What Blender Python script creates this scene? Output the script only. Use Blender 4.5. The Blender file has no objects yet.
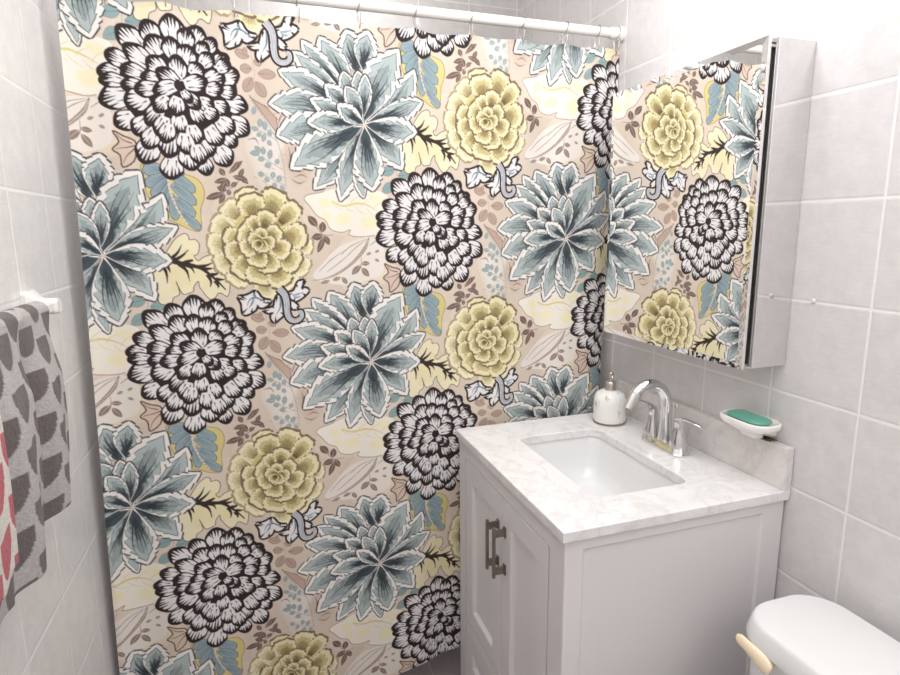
"""A small bathroom corner: printed shower curtain, vanity, mirrored cabinet, toilet tank and towels."""
import bpy, bmesh, math, random, json
import numpy as np
from mathutils import Vector, Matrix

EDGE, LP, LF, LC, LS, EXPO = (0.03, 0.21, 0.55, 0.98, 0.22, -0.06)

# outlines of the printed motifs, in millimetres of cloth
PATTERN = '{"dahlia":[[5,-441,8,-489,49],[62,-453,50,-486,40],[94,-477,74,-503,33],[122,-513,92,-533,34],[144,-551,107,-561,41],[160,-626,116,-614,41],[159,-683,121,-657,47],[129,-712,105,-687,32],[111,-755,88,-716,45],[60,-777,52,-742,35],[-20,-791,-13,-748,48],[-77,-755,-52,-708,49],[-124,-682,-90,-658,40],[-152,-630,-97,-615,49],[-151,-568,-111,-572,33],[-149,-587,-103,-587,30],[-132,-532,-92,-547,36],[-104,-474,-63,-513,47],[-51,-457,-31,-498,40],[38,-460,30,-499,35],[-44,-487,-24,-522,41],[75,-485,61,-508,29],[87,-510,65,-532,34],[0,-488,5,-526,39],[39,-496,28,-532,40],[-95,-510,-48,-543,40],[-104,-559,-62,-568,38],[-106,-595,-66,-592,33],[-101,-632,-59,-615,46],[-88,-694,-60,-664,41],[-22,-744,-9,-685,51],[25,-769,22,-726,46],[70,-734,58,-702,38],[96,-707,71,-672,43],[126,-680,94,-653,39],[118,-633,87,-619,33],[137,-593,105,-591,31],[112,-557,72,-569,43],[125,-527,99,-541,31],[63,-534,42,-555,35],[-49,-532,-19,-559,37],[-65,-570,-31,-577,29],[-80,-600,-39,-594,34],[-61,-672,-30,-636,37],[6,-692,8,-653,37],[41,-710,33,-672,36],[60,-664,41,-632,35],[83,-627,55,-611,32],[91,-651,68,-632,31],[107,-585,73,-585,33],[-68,-723,-46,-686,38],[-39,-696,-22,-660,35],[19,-734,17,-693,38],[48,-753,40,-714,37],[-27,-711,-15,-675,35],[12,-522,12,-567,37],[73,-566,29,-580,36],[-32,-556,9,-584,34],[-42,-603,1,-590,34],[-41,-644,-16,-617,32],[0,-653,7,-616,34],[52,-630,28,-603,31],[35,-619,20,-597,23]],"dc":[13,-586],"blue":[[431,-530,416,-479,402,-429,62],[443,-521,451,-475,459,-429,60],[421,-582,367,-499,336,-449,65],[422,-592,338,-520,292,-466,52],[415,-598,324,-541,268,-492,48],[418,-611,301,-556,234,-535,55],[427,-636,287,-598,208,-611,68],[433,-650,290,-657,223,-683,76],[447,-648,548,-604,580,-512,68],[454,-643,537,-615,606,-588,55],[444,-642,472,-547,538,-464,91],[448,-655,507,-689,544,-758,65],[448,-650,522,-657,587,-666,65],[440,-660,376,-734,309,-810,62],[443,-661,408,-738,377,-836,62],[443,-661,422,-768,438,-832,39],[445,-658,450,-744,463,-814,77],[436,-657,339,-696,253,-760,83],[425,-592,397,-557,395,-523,36],[436,-606,433,-560,430,-525,36],[440,-634,449,-581,449,-532,36],[421,-612,377,-581,347,-556,43],[427,-639,356,-612,308,-595,43],[430,-647,355,-635,299,-652,51],[439,-635,419,-591,399,-558,38],[443,-651,408,-625,378,-599,40]],"bc":[445,-651],"yellow":[[93,-222,126,-260,55],[61,-265,108,-286,55],[48,-319,99,-317,55],[64,-374,109,-350,55],[101,-419,133,-373,57],[175,-461,175,-406,57],[243,-432,218,-388,55],[286,-392,248,-366,50],[300,-334,258,-327,41],[141,-189,154,-238,55],[218,-190,195,-256,64],[266,-226,216,-274,50],[150,-203,163,-262,64],[285,-300,216,-309,64],[84,-306,139,-311,57],[88,-347,140,-327,55],[116,-401,150,-351,64],[163,-421,170,-356,69],[222,-425,198,-370,60],[263,-377,214,-342,60],[121,-288,163,-308,50],[155,-253,168,-293,42],[193,-240,182,-285,44],[194,-391,181,-342,55],[156,-377,169,-333,50],[220,-284,185,-307,41],[241,-342,194,-322,50],[125,-339,162,-320,46],[175,-281,174,-317,30],[143,-306,177,-315,32],[206,-318,174,-314,32],[174,-342,174,-312,35],[153,-332,174,-315,27]],"yc":[174,-314],"leaf_y":[[-76,-137],[-80,-163],[-74,-199],[-60,-236],[-49,-254],[-20,-268],[9,-284],[35,-285],[39,-235],[46,-216],[49,-191],[39,-170],[19,-161],[-23,-151]],"leaf_mid":[[-25,-169],[-24,-195],[-18,-219],[-6,-251],[9,-275]],"leaf_l":[[[-26,-146],[-78,-150],28],[[-25,-159],[-76,-183],25],[[-25,-169],[-63,-209],24],[[-24,-180],[-53,-242],23],[[-21,-203],[-16,-264],20],[[-23,-156],[9,-158],20],[[-20,-158],[29,-198],26],[[-19,-182],[29,-227],25],[[-15,-214],[25,-254],23],[[-6,-246],[35,-284],20]],"oak":[[-61,-365],[-49,-344],[-30,-316],[-17,-302],[-1,-295],[7,-301],[8,-309],[21,-308],[29,-318],[28,-331],[23,-343],[16,-347],[24,-358],[37,-349],[52,-344],[62,-347],[61,-363],[58,-377],[64,-386],[80,-391],[91,-398],[92,-424],[85,-446],[71,-438],[63,-438],[56,-448],[44,-452],[33,-440],[28,-431],[22,-421],[20,-408],[10,-421],[7,-433],[-13,-438],[-21,-426],[-28,-405],[-23,-425],[-23,-437],[-37,-444],[-43,-458],[-68,-454],[-71,-423],[-80,-412],[-84,-389],[-77,-373]],"oak_v":[[[-58,-360],[-39,-355],[-14,-364],[9,-370],[29,-376],[47,-391],[65,-409],[82,-430]],[[-37,-353],[-19,-338],[-9,-320]],[[-28,-356],[-8,-345],[5,-333]],[[-9,-364],[10,-358],[13,-356]],[[22,-373],[41,-369],[59,-361]],[[32,-378],[48,-377],[56,-376]],[[50,-392],[63,-390],[67,-389]],[[60,-403],[73,-404],[82,-404]],[[-54,-362],[-47,-385],[-47,-409]],[[-45,-364],[-41,-374],[-38,-384]],[[-18,-365],[-3,-383],[2,-409]],[[-6,-368],[8,-376],[14,-389]],[[42,-391],[49,-408],[46,-423]],[[58,-406],[65,-419],[63,-425]]],"scroll_l":[[110,-449],[117,-466],[118,-486],[121,-495],[134,-494],[148,-486],[153,-477],[166,-480],[181,-471],[187,-462],[177,-461],[164,-455],[153,-440],[138,-446],[122,-450]],"scroll_c":[[206,-449],[199,-461],[195,-476],[184,-482],[168,-486],[180,-493],[189,-492],[186,-506],[193,-517],[203,-510],[214,-501],[220,-489],[221,-468],[217,-449]],"scroll_s":[[209,-431],[222,-448],[226,-468],[226,-490],[230,-508],[241,-517],[255,-516],[263,-508],[261,-497],[253,-498]],"scroll_r":[[232,-445],[238,-457],[241,-466],[252,-466],[268,-459],[284,-445],[275,-437],[264,-435],[275,-417],[267,-417],[257,-420],[247,-440]],"scroll_k":[[232,-465],[243,-469],[254,-481],[250,-487],[240,-485],[234,-480]],"scroll_v":[[[175,-467],[162,-459],[148,-455],[135,-462],[129,-476]],[[152,-455],[149,-448],[143,-450]],[[147,-457],[142,-469],[133,-481]],[[210,-449],[211,-465],[209,-481],[198,-499]],[[216,-454],[217,-470],[214,-486]],[[242,-451],[255,-450],[271,-446]],[[244,-455],[255,-458],[265,-455]]],"sprig1":[[[101,-190],[78,-184],15],[[106,-186],[97,-162],15],[[94,-197],[51,-211],16],[[96,-199],[81,-223],12],[[106,-190],[104,-204],11],[[110,-184],[125,-174],12],[[132,-161],[151,-179],12],[[129,-165],[142,-143],12]],"sprig1_s":[[[83,-201],[106,-189],[124,-179],[132,-161]]],"sprig2":[[[315,-281],[291,-256],20],[[325,-296],[330,-268],19],[[328,-303],[298,-311],18],[[331,-306],[312,-348],15],[[333,-303],[343,-327],15]],"sprig2_s":[[[310,-279],[328,-301],[358,-300]],[[331,-303],[321,-325]]],"pale":[[285,-210],[334,-193],[372,-184],[432,-186],[489,-196],[507,-217],[499,-250],[483,-271],[474,-305],[442,-311],[411,-308],[396,-301],[401,-290],[377,-295],[348,-286],[336,-265],[315,-254],[299,-234]],"pale_o":[[334,-193],[285,-209],[299,-234],[315,-254],[336,-265],[348,-286],[377,-295],[401,-290],[396,-301],[411,-308],[442,-311],[464,-307]],"pale_v":[[354,-216],[383,-228],[422,-224],[453,-233],[475,-246]],"pale_p":[[[321,-216],[342,-208],[349,-228],[332,-236]],[[361,-257],[391,-245],[404,-266],[373,-277]],[[430,-266],[465,-258],[471,-284],[442,-291]],[[449,-204],[485,-208],[489,-229],[466,-225]],[[328,-248],[349,-244],[352,-261],[340,-265]]],"pod_w":[[299,-413],[327,-372],[371,-331],[442,-312],[473,-322],[490,-348],[484,-405],[443,-424],[389,-434]],"pod":[[296,-420],[333,-413],[368,-399],[400,-379],[422,-359],[439,-338],[449,-314]],"pod_s":[[[374,-353],[401,-332],[442,-316]],[[392,-355],[419,-333],[445,-318]],[[313,-396],[348,-364],[388,-340]],[[334,-397],[369,-373],[401,-349]],[[450,-334],[464,-324],[475,-320]],[[427,-363],[426,-385],[419,-401]]],"pod_l":[[[424,-384],[401,-407],16],[[427,-391],[446,-417],15],[[426,-380],[449,-382],12],[[372,-412],[348,-419],10],[[374,-412],[388,-431],12],[[342,-419],[316,-427],9],[[440,-359],[454,-353],7],[[463,-352],[476,-346],7],[[462,-369],[475,-376],7]],"bud":[[-135,-730],[-120,-715],[-131,-692],[-111,-701],[-88,-709],[-87,-728],[-93,-753],[-117,-769],[-120,-744]],"bud_s":[[[-88,-719],[-108,-726],[-129,-730]],[[-89,-725],[-107,-744],[-116,-763]],[[-94,-715],[-112,-710],[-124,-698]]],"faint":[[[170,-511],[138,-504],20],[[174,-536],[148,-539],20],[[186,-545],[227,-546],22],[[173,-555],[155,-588],23],[[180,-563],[201,-596],24],[[178,-517],[195,-524],15],[[166,-500],[156,-497],12]],"faint_s":[[[170,-490],[179,-539],[176,-566]]],"fern":[[[176,-618],[171,-639],11],[[189,-644],[183,-666],12],[[195,-650],[198,-673],12],[[183,-671],[164,-668],11],[[188,-677],[177,-687],10],[[196,-678],[190,-699],11],[[211,-697],[200,-703],13],[[205,-668],[210,-686],10],[[183,-725],[158,-726],13],[[185,-722],[170,-709],12],[[190,-729],[190,-709],12],[[203,-739],[208,-714],12],[[193,-735],[176,-741],12],[[208,-748],[191,-755],13],[[218,-750],[225,-736],11],[[190,-775],[174,-772],13],[[198,-780],[192,-792],12],[[208,-783],[212,-766],12],[[221,-791],[228,-774],13],[[216,-791],[209,-806],12],[[226,-797],[236,-813],10]],"fern_s":[[[168,-604],[196,-645],[222,-690],[235,-740],[241,-805]],[[165,-667],[199,-679],[222,-693]],[[167,-726],[200,-741],[234,-762]],[[182,-772],[213,-787],[239,-799]]],"brownleaf":[[170,-602],[202,-618],[225,-643],[227,-665],[223,-676],[203,-648]],"brown_s":[[[251,-708],[254,-731],[248,-753]],[[263,-779],[280,-775],[296,-784]],[[254,-784],[273,-795],[290,-789]],[[156,-696],[172,-692],[181,-705]],[[245,-622],[233,-643],[228,-659]]],"teal":[[[525,-754],[487,-766],26],[[526,-790],[489,-814],26],[[531,-772],[561,-773],23],[[531,-741],[563,-724],23],[[526,-811],[552,-833],22]],"teal_s":[[[531,-720],[527,-768],[522,-839]]],"sprig3":[[[98,-778],[87,-760],13],[[107,-773],[141,-745],13],[[103,-785],[73,-793],13],[[115,-780],[150,-789],13],[[97,-791],[86,-815],13],[[122,-762],[130,-747],12]]}'
PMAP = ([0.00453, -0.00232, 0.03772, -0.01855, -0.01079], [-0.03121, -0.00152, -0.01958, 0.04102, -0.03701], [-0.43374, 0.62946])

class Canvas:
    """a repeat of the printed cloth, drawn as filled shapes in metres"""
    def __init__(s, W, H, shift, res):
        s.W, s.H, s.shift, s.res = W, H, shift, res
        s.nx, s.ny = int(round(W/res)), int(round(H/res))
        s.img = np.zeros((s.ny, s.nx, 3), np.float32)
    def poly(s, pts, col, alpha=1.0):
        pts = np.asarray(pts, float)
        x0, y0 = pts.min(0); x1, y1 = pts.max(0)
        for i in range(int(math.floor(-x1/s.W)), int(math.ceil((s.W-x0)/s.W))+1):
            ox, oy0 = i*s.W, i*s.shift
            if x1+ox < 0 or x0+ox > s.W: continue
            for j in range(int(math.floor((-y1-oy0)/s.H)), int(math.ceil((s.H-y0-oy0)/s.H))+1):
                oy = oy0+j*s.H
                if y1+oy < 0 or y0+oy > s.H: continue
                s._fill((pts+(ox, oy))/s.res, col, alpha)
    def _fill(s, p, col, alpha):
        a0 = max(0, int(p[:, 0].min())); a1 = min(s.nx, int(p[:, 0].max())+2)
        b0 = max(0, int(p[:, 1].min())); b1 = min(s.ny, int(p[:, 1].max())+2)
        if a1 <= a0 or b1 <= b0: return
        xs = np.arange(a0, a1)+.5; ys = np.arange(b0, b1)+.5
        cnt = np.zeros((b1-b0, a1-a0), np.int16)
        q = np.roll(p, -1, 0)
        for (xa, ya), (xb, yb) in zip(p, q):
            if ya == yb: continue
            lo, hi = (ya, yb) if ya < yb else (yb, ya)
            r = np.nonzero((ys >= lo) & (ys < hi))[0]
            if not len(r): continue
            xi = xa+(ys[r]-ya)*(xb-xa)/(yb-ya)
            cnt[r] += np.where(xs[None, :] >= xi[:, None], 1 if yb > ya else -1, 0).astype(np.int16)
        m = cnt != 0
        v = s.img[b0:b1, a0:a1]
        v[m] = v[m]*(1-alpha)+np.asarray(col, np.float32)*alpha

def lin(r, g, b):
    return tuple((c/255/12.92) if c/255 <= .04045 else ((c/255+.055)/1.055)**2.4 for c in (r, g, b))
def bez(a, m, t, n=14):
    u = np.linspace(0, 1, n)[:, None]
    return (1-u)**2*np.asarray(a)+2*u*(1-u)*np.asarray(m)+u*u*np.asarray(t)
def spline(pts, closed=False, k=6):
    p = np.asarray(pts, float)
    P = np.vstack([p[-1:], p, p[:2]]) if closed else np.vstack([2*p[:1]-p[1:2], p, 2*p[-1:]-p[-2:-1]])
    out = []
    for i in range(1, len(P)-2):
        a, b, c, d = P[i-1:i+3]
        for u in np.linspace(0, 1, k, endpoint=False):
            out.append(.5*((2*b)+(c-a)*u+(2*a-5*b+4*c-d)*u*u+(3*b-a-3*c+d)*u**3))
    if not closed: out.append(P[-2])
    return np.array(out)
def normals(sp):
    t = np.gradient(sp, axis=0); t /= np.linalg.norm(t, axis=1, keepdims=True)+1e-12
    return np.stack([-t[:, 1], t[:, 0]], 1)
def ribbon(sp, w):
    sp = np.asarray(sp, float); w = np.broadcast_to(np.asarray(w, float), (len(sp),))
    n = normals(sp)
    return np.vstack([sp+n*w[:, None]/2, (sp-n*w[:, None]/2)[::-1]])
def stroke(C, pts, w0, w1, col, alpha=1.0, mid=None):
    sp = spline(pts) if len(pts) > 2 else np.linspace(pts[0], pts[1], 6)
    w = np.linspace(w0, w1, len(sp))
    if mid is not None: w = np.interp(np.linspace(0, 1, len(sp)), [0, .5, 1], [w0, mid, w1])
    C.poly(ribbon(sp, w), col, alpha)
def outline(C, pts, w, col, closed=True, alpha=1.0):
    sp = np.asarray(pts)
    if closed: sp = np.vstack([sp, sp[:1]])
    for i in range(len(sp)-1):
        C.poly(ribbon(np.array([sp[i]-(sp[i+1]-sp[i])*.15, sp[i+1]+(sp[i+1]-sp[i])*.15]), w), col, alpha)
def prof(u, peak=.62, base=.34):
    u = np.asarray(u, float)
    return np.where(u < peak, base+(1-base)*np.sin(np.clip(u/peak, 0, 1)*math.pi/2), np.sqrt(np.clip(1-((u-peak)/(1-peak))**2, 0, 1)))
def petal(sp, w, grow=0.0, cut=0.0, f=prof, jag=None):
    """outline round a spine; grow is added to the half width, cut is taken off the tip"""
    L = np.linalg.norm(np.diff(sp, axis=0), axis=1).sum()
    n = len(sp); u = np.linspace(0, 1, n); u2 = np.linspace(0, max(.1, 1-cut/L), n)
    s2 = np.stack([np.interp(u2, u, sp[:, k]) for k in (0, 1)], 1)
    if cut < 0: s2 = s2+(u[:, None]**2)*(sp[-1]-sp[-2])/np.linalg.norm(sp[-1]-sp[-2])*(-cut)
    gl, gr = grow if isinstance(grow, tuple) else (grow, grow)
    l, r = [np.maximum(f(u)*w/2+g*np.where(u > .93, .6, 1), 0) for g in (gl, gr)]
    if jag is not None: l *= jag[0]; r *= jag[1]
    nn = normals(s2)
    return np.vstack([s2+nn*l[:, None], (s2-nn*r[:, None])[::-1]])

def draw_pattern(T, res=.001):
    D, V = (.62, -.31), .62
    C = Canvas(D[0], V, D[1], res/2)
    rng = np.random.default_rng(5)
    K = lambda a: np.asarray(a, float).reshape(-1, 2)/1000
    BASE = lin(207, 193, 178); DARK = lin(46, 35, 35); WHITE = lin(222, 219, 219)
    BROWN = lin(118, 98, 88); LBROWN = lin(176, 156, 142); CREAM = lin(226, 217, 186); PALE = lin(226, 220, 208)
    YEL = lin(208, 196, 128); OLIVE = lin(176, 160, 92); GOLD = lin(205, 185, 110)
    TEAL = lin(140, 164, 166); TEALD = lin(96, 120, 124); TEALL = lin(176, 192, 194); GREYB = lin(150, 160, 160)
    C.img[:] = BASE
    # soft mottling of the ground
    for _ in range(60):
        c = rng.uniform(0, .62, 2); a = np.linspace(0, 2*math.pi, 18, endpoint=False)
        r = rng.uniform(.02, .06)*(1+.3*rng.standard_normal(18)*.5)
        C.poly(c+np.stack([np.cos(a)*r*rng.uniform(.5, 1.4), np.sin(a)*r], 1), lin(*(np.array((208, 193, 178))+rng.uniform(-9, 9))), .5)
    def leafshape(a, b, w, col, vein=None, ol=None):
        a, b = np.array(a), np.array(b); sp = np.linspace(a, b, 10)
        f = lambda u: np.clip(np.sin(np.clip(u, 0, 1)*math.pi), 0, 1)**.8
        if ol is not None: C.poly(petal(sp, w, .0011, -.0015, f), ol)
        C.poly(petal(sp, w, 0, 0, f), col)
        if vein is not None: stroke(C, [a+(b-a)*.05, a+(b-a)*.85], .0016, .0006, vein)
    def wash(cx, cy, rx, ry, col, al):
        a = np.linspace(0, 2*math.pi, 30, endpoint=False)
        for k in (1, .82, .62):
            r = k*(1+.10*np.sin(3*a+cx*90)+.07*np.sin(5*a+cy*70))
            C.poly(np.stack([cx+rx*r*np.cos(a), cy+ry*r*np.sin(a)], 1), col, al)
    fc = np.mean([K(q[0])[0] for q in T['fern']], 0)
    wash(fc[0], fc[1], .045, .09, lin(222, 218, 212), .3)
    pc = np.mean(K(T['pod_w']), 0); wash(pc[0]+.02, pc[1]-.01, .085, .075, lin(228, 214, 190), .35)
    lc = np.mean(K(T['pale']), 0); wash(lc[0], lc[1], .12, .06, lin(226, 212, 196), .3)
    wash(fc[0]+.07, fc[1]-.02, .04, .06, lin(186, 162, 146), .2)
    # pale ground leaf and seed pod
    pale = spline(K(T['pale']), True)
    C.poly(pale, lin(230, 224, 212))
    for q in T['pale_p']: C.poly(spline(K(q), True), lin(232, 222, 182), .75)
    outline(C, spline(K(T['pale_o'])), .0022, lin(160, 136, 122), False)
    stroke(C, K(T['pale_v']), .005, .001, lin(214, 200, 140), 1, .006)
    podw = spline(K(T['pod_w']), True)
    C.poly(podw, lin(224, 217, 210), .9)
    for q in T['pod_s']: stroke(C, K(q), .0012, .0008, BROWN, .8, .0022)
    pod = spline(K(T['pod'])); C.poly(ribbon(pod, np.interp(np.linspace(0, 1, len(pod)), [0, .3, .8, 1], [.001, .006, .0095, .003])), lin(150, 130, 116))
    for i in range(3, len(pod)-2): C.poly(ribbon(np.array([pod[i]-(.0016, 0), pod[i]+(.0016, 0)]), .0026), lin(214, 200, 186))
    for a, b, w in T['pod_l']: leafshape(K(a)[0], K(b)[0], w/1000, lin(140, 122, 112), lin(200, 186, 176))
    # faint blossoms, fern, sprigs
    for q in T['faint_s']: stroke(C, K(q), .0012, .0008, LBROWN)
    for a, b, w in T['faint']: leafshape(K(a)[0], K(b)[0], w/1000, lin(176, 154, 140), lin(140, 118, 106), lin(150, 128, 116))
    C.poly(K(T['brownleaf']), lin(178, 150, 134), .8); outline(C, K(T['brownleaf']), .0016, BROWN)
    for q in T['brown_s']: stroke(C, K(q), .0012, .0006, lin(150, 124, 112), 1, .004)
    for k in range(26):
        o = fc+np.array([rng.uniform(-.05, .11), rng.uniform(-.12, .10)]); d_ = rng.uniform(.012, .026); an = rng.uniform(-.9, .5)
        stroke(C, [o, o+d_*np.array([math.cos(an), math.sin(an)])*.5+(0, .002), o+d_*np.array([math.cos(an), math.sin(an)])], .0004, .0004, lin(176, 152, 138), .8, .0022)
    for i, q in enumerate(np.linspace(0, 1, 9)):
        a_ = np.array(K(T['pale_v'])[0])*(1-q)+np.array(K(T['pale_v'])[-1])*q; sg = -1 if i % 2 else 1
        stroke(C, [a_, a_+(.012, -.014*sg), a_+(.034, -.024*sg)], .0012, .0005, lin(206, 190, 150), .8, .0018)
    for q in T['fern_s']: stroke(C, K(q), .002, .0014, GREYB)
    for a, b, w in T['fern']: leafshape(K(a)[0], K(b)[0], w/1000*1.1, GREYB, lin(170, 182, 186))
    for q in T['teal_s']: stroke(C, K(q), .0016, .0012, lin(150, 160, 158))
    for a, b, w in T['teal']: leafshape(K(a)[0], K(b)[0], w/1000, lin(136, 158, 158), TEALD, lin(150, 150, 146))
    SB = lin(112, 92, 84)
    for k in ('sprig1', 'sprig2', 'sprig3'):
        for q in T.get(k+'_s', []): stroke(C, K(q), .0016, .001, SB)
        for a, b, w in T[k]: leafshape(K(a)[0], K(b)[0], w/1000, SB, lin(180, 162, 152))
    # bud
    bud = spline(K(T['bud']), True, 3); C.poly(bud, lin(206, 186, 170)); outline(C, bud, .0034, lin(92, 74, 68))
    for q in T['bud_s']: stroke(C, K(q), .003, .001, lin(104, 84, 76))
    # two-coloured leaf under the dark flower
    ly = spline(K(T['leaf_y']), True); C.poly(ly, lin(206, 192, 128)); outline(C, ly, .0018, lin(150, 128, 92))
    for a, b, w in T['leaf_l']:
        a, b = K(a)[0], K(b)[0]; sp = np.linspace(a, b, 10); w = w/1000
        C.poly(petal(sp, w, .0012, -.001), lin(84, 96, 104)); C.poly(petal(sp, w), lin(142, 160, 166))
        for k in (-.3, .05, .35):
            n = np.array([-(b-a)[1], (b-a)[0]]); n /= np.linalg.norm(n)
            stroke(C, [a+(b-a)*.1+n*k*w*.3, a+(b-a)*.8+n*k*w*.6], .0014, .0005, lin(94, 112, 122))
    mid = spline(K(T['leaf_mid'])); C.poly(ribbon(mid, np.linspace(.006, .002, len(mid))), lin(214, 202, 184))
    for i in range(0, len(mid), 2): C.poly(ribbon(np.array([mid[i]-(.002, .0006), mid[i]+(.002, .0006)]), .0012), lin(120, 100, 90))
    # oak-like leaf with dark veins
    oak = spline(K(T['oak']), True, 4); C.poly(oak, CREAM)
    oc = oak.mean(0); C.poly(oc+(oak-oc)*(.62, .62), lin(222, 210, 164), .55); outline(C, oak, .0019, lin(90, 76, 72))
    for i, q in enumerate(T['oak_v']): stroke(C, K(q), .0125 if i == 0 else .0098, .0012 if i else .003, lin(56, 43, 42), 1, .0095 if i == 0 else .0058)
    # yellow ruffled flower
    yc = K(T['yc'])[0]; allp = [(K(q[:2])[0], K(q[2:4])[0], q[4]/1000) for q in T['yellow']]
    C.poly(yc+.10*np.stack([np.cos(np.linspace(0, 6.28, 30)), np.sin(np.linspace(0, 6.28, 30))], 1), lin(200, 186, 124))
    for i, (t, b, w) in enumerate(allp):
        sp = np.linspace(b, t, 26); u = np.linspace(0, 1, 26)
        L = np.linalg.norm(t-b); n = np.array([-(t-b)[1], (t-b)[0]])/L
        f = lambda u: prof(u, .68, .5)
        wav = [1+.05*np.sin(u*22+rng.uniform(0, 6)) for _ in (0, 1)]
        def ruff(sc_, amp, col, d=0):
            o = petal(sp, w*sc_, 0, L*(1-sc_)*.75+d, f, wav)
            m = len(o); k = np.arange(m); e = (np.abs(k-m/2) < m*.36)
            c = o.mean(0); dirs = (o-c)/(np.linalg.norm(o-c, axis=1, keepdims=True)+1e-9)
            o = o+dirs*((amp*np.sin(k*1.7+i)+amp*.8*np.sin(k*2.9+2*i))*e)[:, None]
            C.poly(o, col)
        pale = i < 9
        dk = lin(166, 148, 116) if pale else lin(124, 104, 78)
        ruff(1.06, .0012, dk, -.0016); ruff(1.0, .0016, lin(229, 222, 190) if pale else lin(224, 215, 178))
        ruff(.74, .0024, lin(214, 205, 164) if pale else lin(196, 183, 134)); ruff(.46, .002, lin(200, 188, 144) if pale else lin(170, 154, 106))
        for k in np.linspace(-.66, .66, 9):
            e = .70-.25*abs(k)+rng.uniform(-.08, .08)
            stroke(C, [b+(t-b)*.1+n*k*w*.2, b+(t-b)*e*.6+n*k*w*.33, b+(t-b)*e+n*k*w*.42], 0.0022, .0005, lin(140, 120, 88) if pale else lin(106, 86, 60))
    # blue flower
    bc = K(T['bc'])[0]
    for i, q in enumerate(T['blue']):
        b, m, t = K(q[:2])[0], K(q[2:4])[0], K(q[4:6])[0]; w = q[6]/1000
        sp = bez(b, m, t, 40); u = np.linspace(0, 1, 40)
        L = np.linalg.norm(np.diff(sp, axis=0), axis=1).sum()
        small = w < .04
        f = lambda u: np.where(u < .58, .1+.9*np.sin(np.clip(u/.58, 0, 1)*math.pi/2)**1.1, np.clip(1-(np.clip(u-.58, 0, 1)/.42)**1.7, 0, 1)**.85)
        def notch(a, s_):
            j = np.ones(40)
            for c_ in (.58, .72, .85):
                c2 = c_+rng.uniform(-.04, .04); j -= a*np.exp(-((u-c2)/.018)**2); j += a*.45*np.exp(-((u-c2-.045)/.03)**2)
            return j
        J = [notch(.2 if not small else .1, 0), notch(.2 if not small else .1, 1)]
        C.poly(petal(sp, w, .0024, -.0028, f, J), lin(76, 76, 80))
        C.poly(petal(sp, w, .0004, -.0004, f, J), lin(228, 224, 219))
        def teeth(a, m):
            ph = np.cumsum(rng.uniform(.05, .22, 40)); s_ = ph % 1
            return 1-a*(s_**1.2)*np.clip((u-.2)/.25, 0, 1)*rng.uniform(.6, 1.2)
        mar = (.0085 if not small else .0042)*min(1, w/.05+.25)
        fl = rng.uniform(.25, .55); side = (-mar*fl, -mar*(1.25-fl)) if i % 2 else (-mar*(1.25-fl), -mar*fl)
        dn = lambda d: tuple(v-d for v in side)
        J2 = [teeth(.32, 0), teeth(.32, 1)]
        C.poly(petal(sp, w, dn(-.0010), mar*1.0, f, J2), lin(92, 104, 108))
        C.poly(petal(sp, w, dn(.0004), mar*1.3, f, J2), lin(172, 183, 182))
        C.poly(petal(sp, w*.80, dn(0), L*.20, f, [teeth(.55, 0), teeth(.55, 1)]), lin(146, 157, 157))
        C.poly(petal(sp, w*.56, (-mar*.3, -mar*.3), L*.46, f, [teeth(.5, 0), teeth(.5, 1)]), lin(104, 115, 117))
        C.poly(petal(sp, w*.4, (-mar*.2, -mar*.2), L*.68, f), lin(66, 77, 82))
        nn = normals(sp)
        for k in np.linspace(-.78, .78, 5 if small else 9)+rng.uniform(-.06, .06, 5 if small else 9):
            e = rng.uniform(.45, .86); i0 = int(rng.uniform(2, 12)); idx = np.arange(i0, int(40*e))
            if len(idx) < 4: continue
            path = sp[idx]+nn[idx]*(k*(f(u[idx])*w/2-mar*.7)*np.linspace(.5, .86, len(idx)))[:, None]
            C.poly(ribbon(path, np.interp(np.linspace(0, 1, len(idx)), [0, .3, 1], [.0014, .0030, .0005])), lin(54, 60, 66))
    # dark edged scroll leaves
    for k in ('scroll_r', 'scroll_k', 'scroll_l', 'scroll_c'):
        q = spline(K(T[k]), True, 3); outline(C, q, .0115, DARK); C.poly(q, WHITE)
        c = q.mean(0)
        for i in range(1, len(q), 6): stroke(C, [q[i], c+(q[i]-c)*.55], .0062, .0006, DARK)
    for q in T['scroll_v']: stroke(C, K(q), .0035, .0008, lin(140, 158, 172), 1, .0055)
    for q in T['scroll_v'][:4]: stroke(C, K(q), .001, .0006, lin(84, 84, 92), 1, .0016)
    ss = spline(K(T['scroll_s'])); m = len(ss)
    C.poly(ribbon(ss, np.linspace(.026, .0185, m)), DARK); C.poly(ribbon(ss, np.linspace(.0155, .0085, m)), lin(206, 203, 206))
    for o, c, w in ((-.0035, lin(132, 132, 142), .002), (.001, lin(158, 172, 182), .003), (.0048, lin(110, 106, 114), .0016)):
        C.poly(ribbon(ss+normals(ss)*o*np.linspace(1, .5, m)[:, None], np.linspace(w, w*.5, m)), c)
    # dark dahlia
    dc = K(T['dc'])[0]
    dp = [(K(q[:2])[0], K(q[2:4])[0], q[4]/1000) for q in T['dahlia']]
    a = np.linspace(0, 6.28, 40)
    C.poly(dc+.125*np.stack([np.cos(a), np.sin(a)], 1), DARK)
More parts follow.
